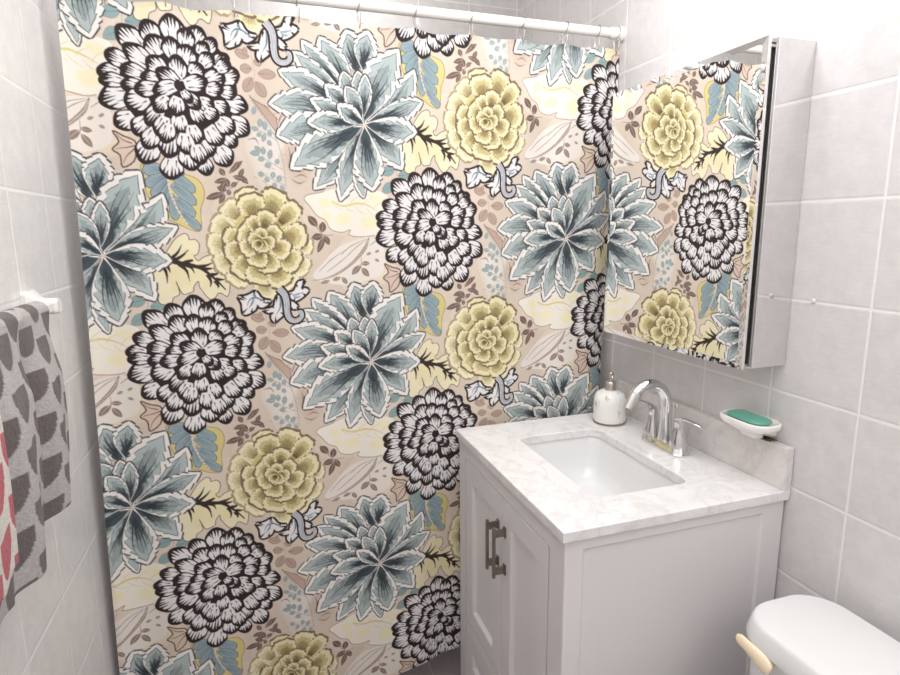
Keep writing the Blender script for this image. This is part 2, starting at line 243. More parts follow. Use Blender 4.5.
    for t, b, w in dp:
        L = np.linalg.norm(t-b); n = np.array([-(t-b)[1], (t-b)[0]])/L; sp = np.linspace(b-(t-b)*.12, t, 24)
        f = lambda u: np.where(u < .55, .62+.38*np.sin(np.clip(u/.55, 0, 1)*math.pi/2), np.clip(1-(np.clip(u-.55, 0, 1)/.45)**1.65, 0, 1)**.80)
        w = w*1.07
        C.poly(petal(sp, w, .0012, -.0016, f), DARK)
        C.poly(petal(sp, w, -.0026, max(.0056, L*.125), f), WHITE)
        ks = np.linspace(-.66, .66, 5)+rng.uniform(-.06, .06, 5)
        for k in ks:
            ln = rng.uniform(.32, .62)*(1-.25*abs(k))
            top = 1-.10-.30*k*k
            p0 = b+(t-b)*top+n*k*w*.46; p1 = b+(t-b)*(top-ln)+n*k*w*.34
            stroke(C, [p0, (p0+p1)/2+n*k*w*.03, p1], .0070, .0005, DARK)
        for k in (-.34, .3):
            p0 = b+(t-b)*.02+n*k*w*.5; p1 = b+(t-b)*rng.uniform(.25, .42)+n*k*w*.62
            stroke(C, [p0, p1], .0034, .0005, DARK)
    r = np.linspace(.004, .011, 20); an = np.linspace(0, 5, 20)
    C.poly(dc+.012*np.stack([np.cos(a)*.95, np.sin(a)*1.05], 1), DARK)
    stroke(C, np.stack([dc[0]+.006+.008*np.cos(an), dc[1]+.004+.008*np.sin(an)], 1)[:10], .003, .001, WHITE)
    im = C.img
    im = (im[0::2, 0::2]+im[1::2, 0::2]+im[0::2, 1::2]+im[1::2, 1::2])/4
    return im, D, V

def sample(im, D, V, p, q):
    i = np.floor(p/D[0]); p = p-i*D[0]; q = np.mod(q-i*D[1], V)
    ny, nx = im.shape[:2]
    x = p/D[0]*nx-.5; y = q/V*ny-.5
    x0 = np.floor(x).astype(int); y0 = np.floor(y).astype(int); fx = (x-x0)[:, None]; fy = (y-y0)[:, None]
    x0 = np.clip(x0, 0, nx-1); x1 = np.clip(x0+1, 0, nx-1); y1 = (y0+1) % ny; y0 = y0 % ny
    return (im[y0, x0]*(1-fx)+im[y0, x1]*fx)*(1-fy)+(im[y1, x0]*(1-fx)+im[y1, x1]*fx)*fy

# ------------------------------------------------------------------ scene helpers
scene = bpy.context.scene
COL = scene.collection
PI = math.pi

def link(o, parent=None):
    COL.objects.link(o)
    if parent is not None: o.parent = parent
    return o
def thing(name, label, cat, loc=(0, 0, 0), group=None):
    o = bpy.data.objects.new(name, None); o.empty_display_size = .05
    o.location = loc; link(o); return tag(o, label, cat, group)
def tag(o, label, cat, group=None):
    o['label'] = label; o['category'] = cat
    if group: o['group'] = group
    return o
def obj(name, bm, m, parent=None, smooth=False, origin=None):
    """one mesh object; bm is in world coordinates, origin becomes the object's place"""
    if origin is None: origin = Vector((0, 0, 0)) if parent is None else parent.location.copy()
    origin = Vector(origin)
    bmesh.ops.translate(bm, verts=bm.verts, vec=-origin)
    bmesh.ops.recalc_face_normals(bm, faces=bm.faces)
    me = bpy.data.meshes.new(name); bm.to_mesh(me); bm.free()
    if smooth:
        for p in me.polygons: p.use_smooth = True
        try: me.set_sharp_from_angle(angle=math.radians(38))
        except Exception: pass
    for k in (m if isinstance(m, (list, tuple)) else [m]): me.materials.append(k)
    o = bpy.data.objects.new(name, me); link(o, parent)
    o.location = origin if parent is None else origin-parent.location
    return o
def sub(o, parent):
    """hang an object already placed in the world under a part"""
    return o
def struct(name, bm, m):
    o = obj(name, bm, m); o['kind'] = 'structure'; return o

def box(bm, x0, x1, y0, y1, z0, z1, bev=0.0, seg=2):
    vs = [bm.verts.new((x, y, z)) for x in (x0, x1) for y in (y0, y1) for z in (z0, z1)]
    fs = [bm.faces.new([vs[i] for i in q]) for q in ((0, 1, 3, 2), (4, 6, 7, 5), (0, 4, 5, 1), (2, 3, 7, 6), (0, 2, 6, 4), (1, 5, 7, 3))]
    if bev:
        es = list({e for f in fs for e in f.edges})
        bmesh.ops.bevel(bm, geom=es, offset=bev, segments=seg, profile=.5, affect='EDGES')
    return bm
def nbox(*a, **k): return box(bmesh.new(), *a, **k)
def loops(bm, rings, cap0=True, cap1=True, closed=True):
    R = [[bm.verts.new(p) for p in r] for r in rings]
    for a, b in zip(R, R[1:]):
        n = len(a)
        for i in range(n if closed else n-1):
            j = (i+1) % n
            bm.faces.new((a[i], a[j], b[j], b[i]))
    if cap0: bm.faces.new(R[0][::-1])
    if cap1: bm.faces.new(R[-1])
    return bm
def lathe(bm, prof_, c, n=40):
    """profile of (radius, height) turned about the vertical through c"""
    rings = [[(c[0]+max(r, 1e-5)*math.cos(2*PI*i/n), c[1]+max(r, 1e-5)*math.sin(2*PI*i/n), c[2]+h) for i in range(n)] for r, h in prof_]
    return loops(bm, rings)
def sweep(bm, path, rad, n=16, up=(0, 0, 1), flat=None):
    """tube along path, rad a number or a list; flat=(a,b) scales the cross section"""
    P = [Vector(p) for p in path]; m = len(P)
    rad = [rad]*m if not isinstance(rad, (list, tuple)) else rad
    rings = []; ref = Vector(up)
    for i in range(m):
        t = (P[min(i+1, m-1)]-P[max(i-1, 0)]).normalized()
        s = ref-t*ref.dot(t)
        if s.length < 1e-4: s = Vector((1, 0, 0))-t*t.x
        s.normalize(); ref = s; w = t.cross(s)
        fa, fb = (flat if flat else (1, 1))
        rings.append([P[i]+(s*math.cos(2*PI*k/n)*fa+w*math.sin(2*PI*k/n)*fb)*rad[i] for k in range(n)])
    return loops(bm, rings)
def cyl(bm, a, b, r, n=20): return sweep(bm, [a, b], r, n, up=(0.3, .5, .8))
def rrect(cx, cy, w, h, r, k=6):
    """rounded rectangle outline, counter-clockwise"""
    out = []
    for q, (sx, sy) in enumerate(((1, 1), (-1, 1), (-1, -1), (1, -1))):
        for i in range(k+1):
            a = PI/2*(q+i/k)
            out.append((cx+sx*(w/2-r)+r*math.cos(a), cy+sy*(h/2-r)+r*math.sin(a)))
    return out
def panel(bm, O, U, V, N, w, h, t, fr, steps):
    """framed front: outer slab of thickness t, inner field set back through (inset, depth) steps; fr = frame widths left, right, bottom, top"""
    O, U, V, N = Vector(O), Vector(U), Vector(V), Vector(N)
    def ring(l, r, b, tp, d): return [O+U*l+V*b+N*d, O+U*(w-r)+V*b+N*d, O+U*(w-r)+V*(h-tp)+N*d, O+U*l+V*(h-tp)+N*d]
    e = .0016
    rs = [ring(0, 0, 0, 0, 0), ring(0, 0, 0, 0, t-e), ring(e, e, e, e, t), ring(*fr, t)]
    for ins, dep in steps: rs.append(ring(*[f+ins for f in fr], t-dep))
    return loops(bm, rs)

# ------------------------------------------------------------------ materials
class NT:
    def __init__(s, name):
        s.m = bpy.data.materials.new(name); s.m.use_nodes = True
        s.t = s.m.node_tree; s.b = s.t.nodes['Principled BSDF']; s.k = 0
    def n(s, typ, **kw):
        q = s.t.nodes.new(typ)
        for a, v in kw.items(): setattr(q, a, v)
        s.k += 1; q.location = (-200*(s.k % 12)-300, -180*(s.k//12)); return q
    def l(s, a, b): s.t.links.new(a, b)
    def math(s, op, a, b=None, clamp=False):
        q = s.n('ShaderNodeMath', operation=op, use_clamp=clamp)
        for i, v in enumerate((a, b)):
            if v is None: continue
            if isinstance(v, (int, float)): q.inputs[i].default_value = v
            else: s.l(v, q.inputs[i])
        return q.outputs[0]
    def mix(s, f, a, b):
        q = s.n('ShaderNodeMix', data_type='RGBA')
        for i, v in ((0, f), (6, a), (7, b)):
            if isinstance(v, (int, float)): q.inputs[i].default_value = v
            elif isinstance(v, tuple): q.inputs[i].default_value = (*v, 1)
            else: s.l(v, q.inputs[i])
        return q.outputs[2]
    def ramp(s, f, stops):
        q = s.n('ShaderNodeValToRGB'); e = q.color_ramp.elements
        while len(e) < len(stops): e.new(.5)
        for i, (p, c) in enumerate(stops): e[i].position = p; e[i].color = (*c, 1)
        s.l(f, q.inputs[0]); return q.outputs[0]
    def noise(s, vec, scale, detail=3, rough=.5, dist=0):
        q = s.n('ShaderNodeTexNoise'); q.inputs['Scale'].default_value = scale; q.inputs['Detail'].default_value = detail
        q.inputs['Roughness'].default_value = rough; q.inputs['Distortion'].default_value = dist
        s.l(vec, q.inputs['Vector']); return q.outputs[0]
    def scaled(s, vec, v):
        q = s.n('ShaderNodeMapping'); q.inputs['Scale'].default_value = v; s.l(vec, q.inputs['Vector']); return q.outputs[0]
    def bump(s, h, strength, dist=.001):
        q = s.n('ShaderNodeBump'); q.inputs['Strength'].default_value = strength; q.inputs['Distance'].default_value = dist
        s.l(h, q.inputs['Height']); s.l(q.outputs[0], s.b.inputs['Normal'])
    def base(s, c):
        if isinstance(c, tuple): s.b.inputs['Base Color'].default_value = (*c, 1)
        else: s.l(c, s.b.inputs['Base Color'])
    def set(s, rough=.5, metal=0.0, spec=.5, **kw):
        s.b.inputs['Roughness'].default_value = rough; s.b.inputs['Metallic'].default_value = metal
        s.b.inputs['Specular IOR Level'].default_value = spec
        for k, v in kw.items(): s.b.inputs[k.replace('_', ' ')].default_value = v
        return s

def simple(name, col, rough=.5, metal=0.0, spec=.5, var=.03, scale=40, bump=0.0, **kw):
    t = NT(name); t.set(rough, metal, spec, **kw)
    g = t.n('ShaderNodeTexCoord').outputs['Object']
    nz = t.noise(g, scale, 3)
    t.base(t.mix(nz, tuple(c*(1-var) for c in col), tuple(min(1, c*(1+var)) for c in col)))
    if bump: t.bump(nz, bump)
    return t.m

TH, TW = .2035, .2042
def tiles(name, ax, a0, b0, col=None, grout=None, ax2='Z'):
    """square ceramic tile with a linen-like glaze and pale grout; ax = the horizontal world axis along the wall"""
    col = col or lin(*TILE); grout = grout or lin(*GROUT)
    t = NT(name); t.set(.33, 0, .5)
    pos = t.n('ShaderNodeNewGeometry').outputs['Position']
    xyz = t.n('ShaderNodeSeparateXYZ'); t.l(pos, xyz.inputs[0])
    a = t.math('DIVIDE', t.math('SUBTRACT', xyz.outputs[ax], a0), TW)
    b = t.math('DIVIDE', t.math('SUBTRACT', xyz.outputs[ax2], b0), TH)
    da = t.math('MULTIPLY', t.math('PINGPONG', a, .5), TW); db = t.math('MULTIPLY', t.math('PINGPONG', b, .5), TH)
    d = t.math('MINIMUM', da, db)
    g = t.n('ShaderNodeMapRange', interpolation_type='SMOOTHSTEP')
    g.inputs['From Min'].default_value = .0014; g.inputs['From Max'].default_value = .0032; t.l(d, g.inputs['Value'])
    body = g.outputs[0]
    cell = t.n('ShaderNodeCombineXYZ'); t.l(t.math('FLOOR', a), cell.inputs[0]); t.l(t.math('FLOOR', b), cell.inputs[1])
    wn = t.n('ShaderNodeTexWhiteNoise', noise_dimensions='3D'); t.l(cell.outputs[0], wn.inputs['Vector'])
    sv = (60, 60, 160); sh = (30, 30, 240)
    lv = t.noise(t.scaled(pos, sv), 1, 2); lh = t.noise(t.scaled(pos, sh), 1, 2); cl = t.noise(pos, 26, 4, .6)
    s_ = t.math('ADD', t.math('ADD', t.math('MULTIPLY', lv, .22), t.math('MULTIPLY', lh, .26)), t.math('ADD', t.math('MULTIPLY', cl, .62), t.math('MULTIPLY', wn.outputs[0], .10)))
    c = t.ramp(s_, [(.38, tuple(v*.89 for v in col)), (.82, tuple(min(1, v*1.07) for v in col))])
    t.base(t.mix(body, grout, c))
    q = t.n('ShaderNodeMapRange'); q.inputs['To Min'].default_value = .75; q.inputs['To Max'].default_value = .30; t.l(body, q.inputs['Value']); t.l(q.outputs[0], t.b.inputs['Roughness'])
    pil = t.n('ShaderNodeMapRange', interpolation_type='SMOOTHSTEP'); pil.inputs['From Min'].default_value = .001; pil.inputs['From Max'].default_value = .006; t.l(d, pil.inputs['Value'])
    h = t.math('ADD', pil.outputs[0], t.math('MULTIPLY', s_, .06)); t.bump(h, .45, .0014)
    return t.m

def marble(name, col, vein, amount=.5):
    t = NT(name); t.set(.16, 0, .5)
    pos = t.n('ShaderNodeNewGeometry').outputs['Position']
    n1 = t.noise(pos, 9, 6, .62, 1.2); n2 = t.noise(pos, 60, 4, .6); n3 = t.noise(pos, 22, 4, .6, .6)
    v = t.math('MULTIPLY', t.math('ABSOLUTE', t.math('SUBTRACT', n1, .5)), 9)
    v = t.math('SUBTRACT', 1, v, True)
    v = t.math('MULTIPLY', t.math('POWER', v, 2.5), t.math('MULTIPLY', n2, 1.1))
    sp = t.math('MULTIPLY', t.math('SUBTRACT', n3, .52, True), 2.2, True)
    f = t.math('MULTIPLY', t.math('ADD', v, sp, True), amount, True)
    t.base(t.mix(f, col, vein)); return t.m

def attr_cloth(name, rough=.8, bumps=None, spec=.25, sheen=0.0):
    t = NT(name); t.set(rough, 0, spec)
    a = t.n('ShaderNodeAttribute', attribute_name='print'); t.base(a.outputs['Color'])
    g = t.n('ShaderNodeTexCoord').outputs['Object']
    if bumps == 'weave':
        t.bump(t.math('ADD', t.noise(t.scaled(g, (900, 900, 120)), 1, 1), t.noise(t.scaled(g, (120, 900, 900)), 1, 1)), .08, .0005)
    elif bumps == 'terry':
        t.bump(t.math('ADD', t.noise(t.scaled(g, (300, 300, 700)), 1, 3, .7), t.noise(g, 120, 2)), .9, .004)
    if sheen: t.b.inputs['Sheen Weight'].default_value = sheen
    return t.m

TILE = (212, 209, 209); GROUT = (230, 227, 226)
M = {}
M['tile_r'] = tiles('wall_tile_beside_vanity', 'Y', 1.364, 2.1005)
M['tile_l'] = tiles('wall_tile_towel_side_lit', 'Y', .853, 1.7221, lin(233, 230, 229), lin(241, 239, 238))  # same wall tile, colour lightened to stand in for stronger light on this side
M['tile_b'] = tiles('wall_tile_alcove', 'X', -.02, 2.1005)
M['paint'] = simple('ceiling_paint', lin(236, 233, 229), .8, var=.01)
M['floor'] = tiles('floor_tile', 'Y', .1, .0, lin(150, 142, 144), lin(174, 168, 166), 'X')
M['curtain'] = attr_cloth('printed_curtain_cloth', .72, 'weave')
M['terry'] = attr_cloth('terry_cloth', .95, 'terry', .1, .25)
M['rod'] = simple('white_enamel', lin(236, 234, 230), .28)
M['wire'] = simple('hook_wire', lin(190, 184, 178), .25, 1.0)
M['vanity'] = simple('vanity_paint', lin(218, 214, 215), .36, var=.012)
M['stone'] = marble('white_quartz', lin(232, 230, 230), lin(176, 170, 168), .44)
M['stone_b'] = marble('splash_quartz_shaded', lin(220, 216, 214), lin(172, 164, 160), .42)  # countertop quartz greyed, its weaker light put into the colour
M['porc'] = simple('porcelain', lin(226, 226, 226), .09, spec=.6, var=.005)
M['chrome'] = simple('chrome', (.74, .74, .75), .08, 1.0, var=.02)
M['nickel'] = simple('brushed_nickel', lin(150, 140, 132), .32, 1.0, var=.08, scale=200)
M['satin'] = simple('satin_nickel', lin(200, 192, 186), .28, 1.0, var=.04, scale=200)
M['mirror'] = simple('mirror_silver', (.93, .93, .925), .004, 1.0, var=.0)
M['mirror_side'] = simple('polished_side', (.80, .79, .785), .035, 1.0, var=.01)
M['gasket'] = simple('black_gasket', lin(30, 29, 30), .45)
M['alu'] = simple('aluminium', lin(190, 188, 188), .3, 1.0)
M['ceramic'] = simple('glazed_ceramic', lin(238, 235, 231), .16)
M['soap'] = simple('green_soap', lin(96, 164, 146), .35, var=.10, scale=60, Subsurface_Weight=.15)
M['almond'] = simple('almond_plastic', lin(238, 220, 190), .3)
M['screw'] = simple('screw_cap', lin(222, 220, 218), .3)
M['residue'] = simple('soap_residue', lin(88, 92, 58), .7, var=.3, scale=120)
def bottle_mat():
    t = NT('streaked_white_ceramic'); t.set(.3)
    g = t.n('ShaderNodeTexCoord').outputs['Object']
    a = t.noise(t.scaled(g, (38, 38, 9)), 1, 4, .6, .8); b = t.noise(g, 22, 3)
    f = t.math('MULTIPLY', t.math('SUBTRACT', t.math('MULTIPLY', a, t.math('ADD', b, .5)), .56, True), 5, True)
    t.base(t.mix(f, lin(236, 234, 231), lin(150, 146, 144))); return t.m
M['bottle'] = bottle_mat()

# ------------------------------------------------------------------ the room
WL, YB, YF, ZC = -1.4993, 1.889, -1.35, 2.44
struct('wall_right', nbox(0, .08, YF, YB+.08, 0, ZC), M['tile_r'])
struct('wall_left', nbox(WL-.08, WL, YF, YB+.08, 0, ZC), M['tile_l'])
struct('wall_back', nbox(WL, 0, YB, YB+.08, 0, ZC), M['tile_b'])
struct('wall_front', nbox(WL, 0, YF-.08, YF, 0, ZC), M['paint'])
struct('floor', nbox(WL-.08, .08, YF-.08, YB+.08, -.06, 0), M['floor'])
struct('ceiling', nbox(WL-.08, .08, YF-.08, YB+.08, ZC, ZC+.06), M['paint'])

# ------------------------------------------------------------------ curtain rod and hooks
RY, RZ = 1.18, 2.006
rod = thing('curtain_rod', 'white tubular shower curtain rod across the alcove above the printed curtain', 'curtain rod', (WL, RY, RZ))
obj('tube', cyl(bmesh.new(), (WL+.02, RY, RZ), (-.02, RY, RZ), .0135, 32), M['rod'], rod, True)
for a, b in ((-.045, 0), (WL+.045, WL)):
    s = 1 if b == 0 else -1
    bm = sweep(bmesh.new(), [(a, RY, RZ), (a+.004*s, RY, RZ), (b-.012*s, RY, RZ), (b-.010*s, RY, RZ), (b-.0005*s, RY, RZ)], [.0140, .0165, .0165, .0205, .0205], 32)
    obj('end_socket', bm, M['rod'], rod, True)

HX = [-.020, -.086, -.192, -.328, -.482, -.638, -.787, -.939, -1.090, -1.240, -1.365, -1.450]
def hook_bm(x):
    bm = bmesh.new(); pts = []
    for i in range(27):
        a = -PI*.30+2*PI*i/30
        pts.append((x+.004*math.sin(a*1.0), RY+.0170*math.cos(a), RZ+.0175*math.sin(a)))
    e = pts[0]
    pts = [(x, RY+.004, RZ-.056), (x, RY+.009, RZ-.053), (x, RY+.012, RZ-.044), (x, RY+.012, RZ-.028)]+pts
    pts += [(x+.003, RY-.010, RZ-.020), (x+.002, RY-.010, RZ-.036), (x+.001, RY-.008, RZ-.050), (x, RY-.002, RZ-.0585), (x, RY+.003, RZ-.0575)]
    return sweep(bm, pts, .00135, 8, up=(1, 0, 0))
ORD = ['first', 'second', 'third', 'fourth', 'fifth', 'sixth', 'seventh', 'eighth', 'ninth', 'tenth', 'eleventh', 'twelfth']
hook0 = None
for i, x in enumerate(HX):
    if hook0 is None:
        o = obj('curtain_hook', hook_bm(0), M['wire'], None, True, (0, RY, RZ)); hook0 = o
    else:
        o = hook0.copy(); COL.objects.link(o)
    o.location = (x, RY, RZ)
    tag(o, 'thin wire curtain hook on the white rod, %s from its right end' % ORD[i], 'hook', 'wire hooks along the curtain rod')

# ------------------------------------------------------------------ the printed curtain
TR = json.loads(PATTERN)
PIM, PD, PV = draw_pattern(TR)
CX, CZ, OD = PMAP
def to_print(x, z):
    x = x+.8; z = z-1.1
    q = (x, z, x*x, x*z, z*z)
    return x+sum(c*k for c, k in zip(CX, q))-OD[0], z+sum(c*k for c, k in zip(CZ, q))-OD[1]
def grid_mesh(name, co, nx, ny, col, m):
    me = bpy.data.meshes.new(name); nv = nx*ny
    me.vertices.add(nv); me.vertices.foreach_set('co', np.ascontiguousarray(co, np.float32).ravel())
    i = np.arange((nx-1)*(ny-1)); r = i//(nx-1); c = i % (nx-1); a = r*nx+c
    f = np.stack([a, a+1, a+nx+1, a+nx], 1).astype(np.int32)
    me.loops.add(f.size); me.loops.foreach_set('vertex_index', f.ravel())
    me.polygons.add(len(f)); me.polygons.foreach_set('loop_start', np.arange(0, f.size, 4, dtype=np.int32))
    me.update(calc_edges=True)
    at = me.color_attributes.new('print', 'FLOAT_COLOR', 'POINT')
    at.data.foreach_set('color', np.hstack([col, np.ones((nv, 1))]).astype(np.float32).ravel())
    me.polygons.foreach_set('use_smooth', np.ones(len(f), bool))
    me.materials.append(m); me.update()
    return me
STEP = .0016
nx, ny = int(1.47/STEP), int(1.87/STEP)
S, Tt = np.meshgrid(np.linspace(0, 1, nx), np.linspace(0, 1, ny)); S = S.ravel(); Tt = Tt.ravel()
xl = -1.462-.020*Tt+.003*np.sin(Tt*5); xr = -.004-.045*np.clip(Tt*2, 0, 1)**1.2
X = xl+(xr-xl)*S
ztop = 1.957+.006*np.cos(0*S)
sag = np.zeros_like(S); hx = np.array(sorted(HX))
for a, b in zip(hx[:-1], hx[1:]):
    k = (X > a) & (X < b); u = (X[k]-a)/(b-a); sag[k] = .0055*np.sin(PI*u)*(b-a)/.15
zbot = .105+.03*np.sin(X*4+3.2)+.05*np.clip((-X-.55)/.9, -.2, 1)*-1
Z = (ztop-sag)*(1-Tt)+zbot*Tt
dn = np.clip(Tt*1.6, 0, 1)
Y = RY-.030*(1.957-Z)
Y += (.0055+.004*dn)*np.sin(X*2*PI/.30+.8+.35*np.sin(Z*2.1))+.0028*np.sin(X*2*PI/.118+1.9+.6*np.sin(Z*1.3))*(1-.4*dn)
Y += .004*np.sin(X*2*PI/.151+.5)*np.exp(-Tt/.06)
edge = np.clip((-1.385-X)/.085, 0, 1)
Y += -EDGE*edge**1.6*(.35+.65*dn)
P, Q = to_print(X, Z+sag*(1-Tt))
cc = sample(PIM, PD, PV, P, Q)
hemband = (1.957-sag-Z < .006)
cc[hemband] *= .93
cur = bpy.data.objects.new('shower_curtain', grid_mesh('shower_curtain', np.stack([X, Y, Z], 1), nx, ny, cc, M['curtain'])); link(cur)
tag(cur, 'fabric shower curtain printed with big dark, teal and yellow flowers, hanging from the white rod', 'shower curtain')

# ------------------------------------------------------------------ vanity cabinet
VY0, VY1, VX, VZ = .480, 1.093, -.550, .8502
van = thing('vanity_cabinet', 'white shaker-style vanity cabinet with two doors under the quartz top', 'vanity cabinet', (-.27, .785, 0))
bm = bmesh.new()
# near end panel, framed, facing the toilet
panel(bm, (VX, VY0+.018, .09), (1, 0, 0), (0, 0, 1), (0, -1, 0), -.004-VX, VZ-.09, .018, (.040, .056, .06, .026), [(.004, .0045), (.0045, .0055)])
box(bm, VX, -.004, VY1-.016, VY1, .09, VZ)
box(bm, -.016, -.004, VY0+.018, VY1-.016, .09, VZ)
box(bm, VX+.001, -.016, VY0+.018, VY1-.016, .09, .108)
# face frame
box(bm, VX, VX+.018, VY0+.018, VY0+.060, .09, VZ); box(bm, VX, VX+.018, VY1-.048, VY1-.016, .09, VZ)
box(bm, VX, VX+.018, VY0+.060, VY1-.048, .8045, VZ); box(bm, VX, VX+.018, VY0+.060, VY1-.048, .278, .2895)
box(bm, VX, VX+.018, VY0+.060, VY1-.048, .09, .1095)
# feet
for a, b in ((VX, VX+.05), (-.054, -.004)):
    for c, d in ((VY0, VY0+.05), (VY1-.05, VY1)): box(bm, a, b, c, d, 0, .09)
obj('carcass', bm, M['vanity'], van)
def door(y0, y1, z0, z1, name='door', fl=.052, fr_=.052):
    b = panel(bmesh.new(), (VX+.0180, y1, z0), (0, -1, 0), (0, 0, 1), (-1, 0, 0), y1-y0, z1-z0, .0175, (fl, fr_, .056, .056), [(.0035, .0035), (.0065, .0095), (.0095, .0105)])
    return obj(name, b, M['vanity'], van)
dA = door(.7884, 1.0410, .2935, .8005); dB = door(.5472, .7838, .2935, .8005)
dr = door(.5468, 1.0415, .1130, .2750, 'drawer')
def pull(y, part):
    bm = bmesh.new(); x = VX
    box(bm, x-.0335, x-.0260, y-.0036, y+.0036, .606, .738, .001)
    for z in (.620, .718):
        box(bm, x-.0265, x-.0005, y-.0034, y+.0034, z-.006, z+.012, .0008); box(bm, x-.0040, x+.0002, y-.0062, y+.0062, z-.010, z+.016, .0008)
    o = obj('handle', bm, M['nickel'], None, origin=(x-.03, y, .69)); o.parent = part; o.location = o.location-van.location-(part.location); return o
pull(.804, dA)['label'] = 'brushed nickel bar handle'; pull(.762, dB)['label'] = 'brushed nickel bar handle'

# ------------------------------------------------------------------ vanity top, sink, splash
top = thing('countertop', 'white quartz countertop with sunken rectangular sink and backsplash on the cabinet', 'countertop', (-.28, .783, .85))
TX0, TY0, TY1, TZ0, TZ1 = -.560, .470, 1.098, .8505, .8725
SC, SW, SH = (-.299, .774), .248, .392
bm = bmesh.new()
def rect(e, z): return [bm.verts.new(p) for p in ((TX0+e, TY0+e, z), (-.0015, TY0+e, z), (-.0015, TY1-e, z), (TX0+e, TY1-e, z))]
hole = rrect(*SC, SW, SH, .03)
def hring(e, z): return [bm.verts.new((x, y, z)) for x, y in rrect(SC[0], SC[1], SW+2*e, SH+2*e, .03+e)]
def bridge(a, b):
    for i in range(len(a)): j = (i+1) % len(a); bm.faces.new((a[i], a[j], b[j], b[i]))
def edges(r): return [bm.edges.get((r[i], r[(i+1) % len(r)])) or bm.edges.new((r[i], r[(i+1) % len(r)])) for i in range(len(r))]
o0, o1, o2 = rect(.001, TZ0), rect(0, TZ1-.0016), rect(.0016, TZ1)
h0, h1, h2 = hring(0, TZ0), hring(0, TZ1-.0018), hring(.0018, TZ1)
bridge(o0, o1); bridge(o1, o2); bridge(h0, h1); bridge(h1, h2)
bmesh.ops.triangle_fill(bm, use_beauty=True, edges=edges(o2)+edges(h2)); bmesh.ops.triangle_fill(bm, use_beauty=True, edges=edges(o0)+edges(h0))
obj('slab', bm, M['stone'], top)
obj('backsplash', nbox(-.0205, -.0015, TY0, TY1, TZ1+.0003, .970, .0012), M['stone_b'], top)
bm = bmesh.new()
ring = lambda e, z, r: [(x, y, z) for x, y in rrect(SC[0], SC[1], SW+2*e, SH+2*e, r, 8)]
rs = [ring(.028, TZ0-.0005, .04), ring(.004, TZ0-.0005, .034), ring(.003, TZ0-.004, .034), ring(-.004, .80, .032), ring(-.010, .765, .034), ring(-.018, .745, .036), ring(-.032, .733, .04), ring(-.055, .729, .05), ring(-.10, .726, .02)]
rs2 = [ring(.012, .735, .04), ring(.016, .80, .04), ring(.028, TZ0-.012, .04)]
loops(bm, [[(x, y, .708) for x, y, z in rs2[0]]]+rs2+rs, True, True)
sink = obj('sink', bm, M['porc'], top, True); sink['label'] = 'white porcelain undermount sink'
bm = lathe(bmesh.new(), [(.0, .0), (.022, .0), (.022, .0025), (.016, .0035), (.015, .001), (0, .001)], (SC[0], SC[1], .7262), 32)
d = obj('drain', bm, M['chrome'], None, True, (SC[0], SC[1], .7262)); d.parent = sink; d.location = Vector((SC[0], SC[1], .7262))-top.location

# ------------------------------------------------------------------ faucet
FX, FY, FZ = -.090, .778, .8728
fau = thing('faucet', 'chrome two-handle faucet with arched spout behind the sink', 'faucet', (FX, FY, FZ))
bm = bmesh.new()
def stad(w, h, z): return [(FX+x, FY+y, FZ+z) for x, y in rrect(0, 0, w, h, w/2-.0005, 8)]
loops(bm, [stad(.052, .160, 0), stad(.052, .160, .005), stad(.047, .155, .008), stad(.043, .151, .018), stad(.036, .146, .022)])
obj('base_plate', bm, M['chrome'], fau, True)
bm = bmesh.new()
pa = [(FX, FY, FZ+.018), (FX, FY, FZ+.03), (FX, FY, FZ+.055), (FX, FY, FZ+.085)]
R_ = .056
for i in range(0, 15):
    a = PI*(i/14)*.86
    pa.append((FX-R_+R_*math.cos(a), FY, FZ+.112+R_*math.sin(a)*1.12))
e = Vector(pa[-1]); dirn = (Vector(pa[-1])-Vector(pa[-2])).normalized(); pa.append(tuple(e+dirn*.024)); 
ra = [.0185, .018, .0165, .0150]+[.0150-.0022*i/14 for i in range(15)]+[.0124]
sweep(bm, pa, ra, 24, up=(0, 1, 0))
sp_ = obj('spout', bm, M['chrome'], fau, True)
for s in (1, -1):
    bm = bmesh.new(); c = (FX, FY+s*.0515, FZ+.018)
    lathe(bm, [(.021, 0), (.0235, .003), (.0225, .012), (.018, .030), (.0140, .048), (.0125, .060), (.0128, .066), (.0115, .073), (.006, .077), (0, .0775)], c, 28)
    p0 = Vector(c)+Vector((.001, -s*.006, .070))
    path = [p0, p0+Vector((0, s*.012, .006)), p0+Vector((.002, s*.03, .008)), p0+Vector((.004, s*.05, .007)), p0+Vector((.006, s*.072, .005)), p0+Vector((.0065, s*.076, .004))]
    sweep(bm, path, [.009, .0105, .0085, .007, .0072, .004], 14, flat=(.5, 1.0))
    obj('handle', bm, M['chrome'], fau, True)
bm = cyl(bmesh.new(), (FX+.032, FY, FZ-.0), (FX+.032, FY, FZ+.105), .0024, 10)
lathe(bm, [(.002, 0), (.0055, .004), (.0062, .010), (.004, .015), (0, .016)], (FX+.032, FY, FZ+.100), 16)
lathe(bm, [(.006, 0), (.006, .006), (.002, .007)], (FX+.032, FY, FZ), 16)
obj('lift_rod', bm, M['chrome'], fau, True)

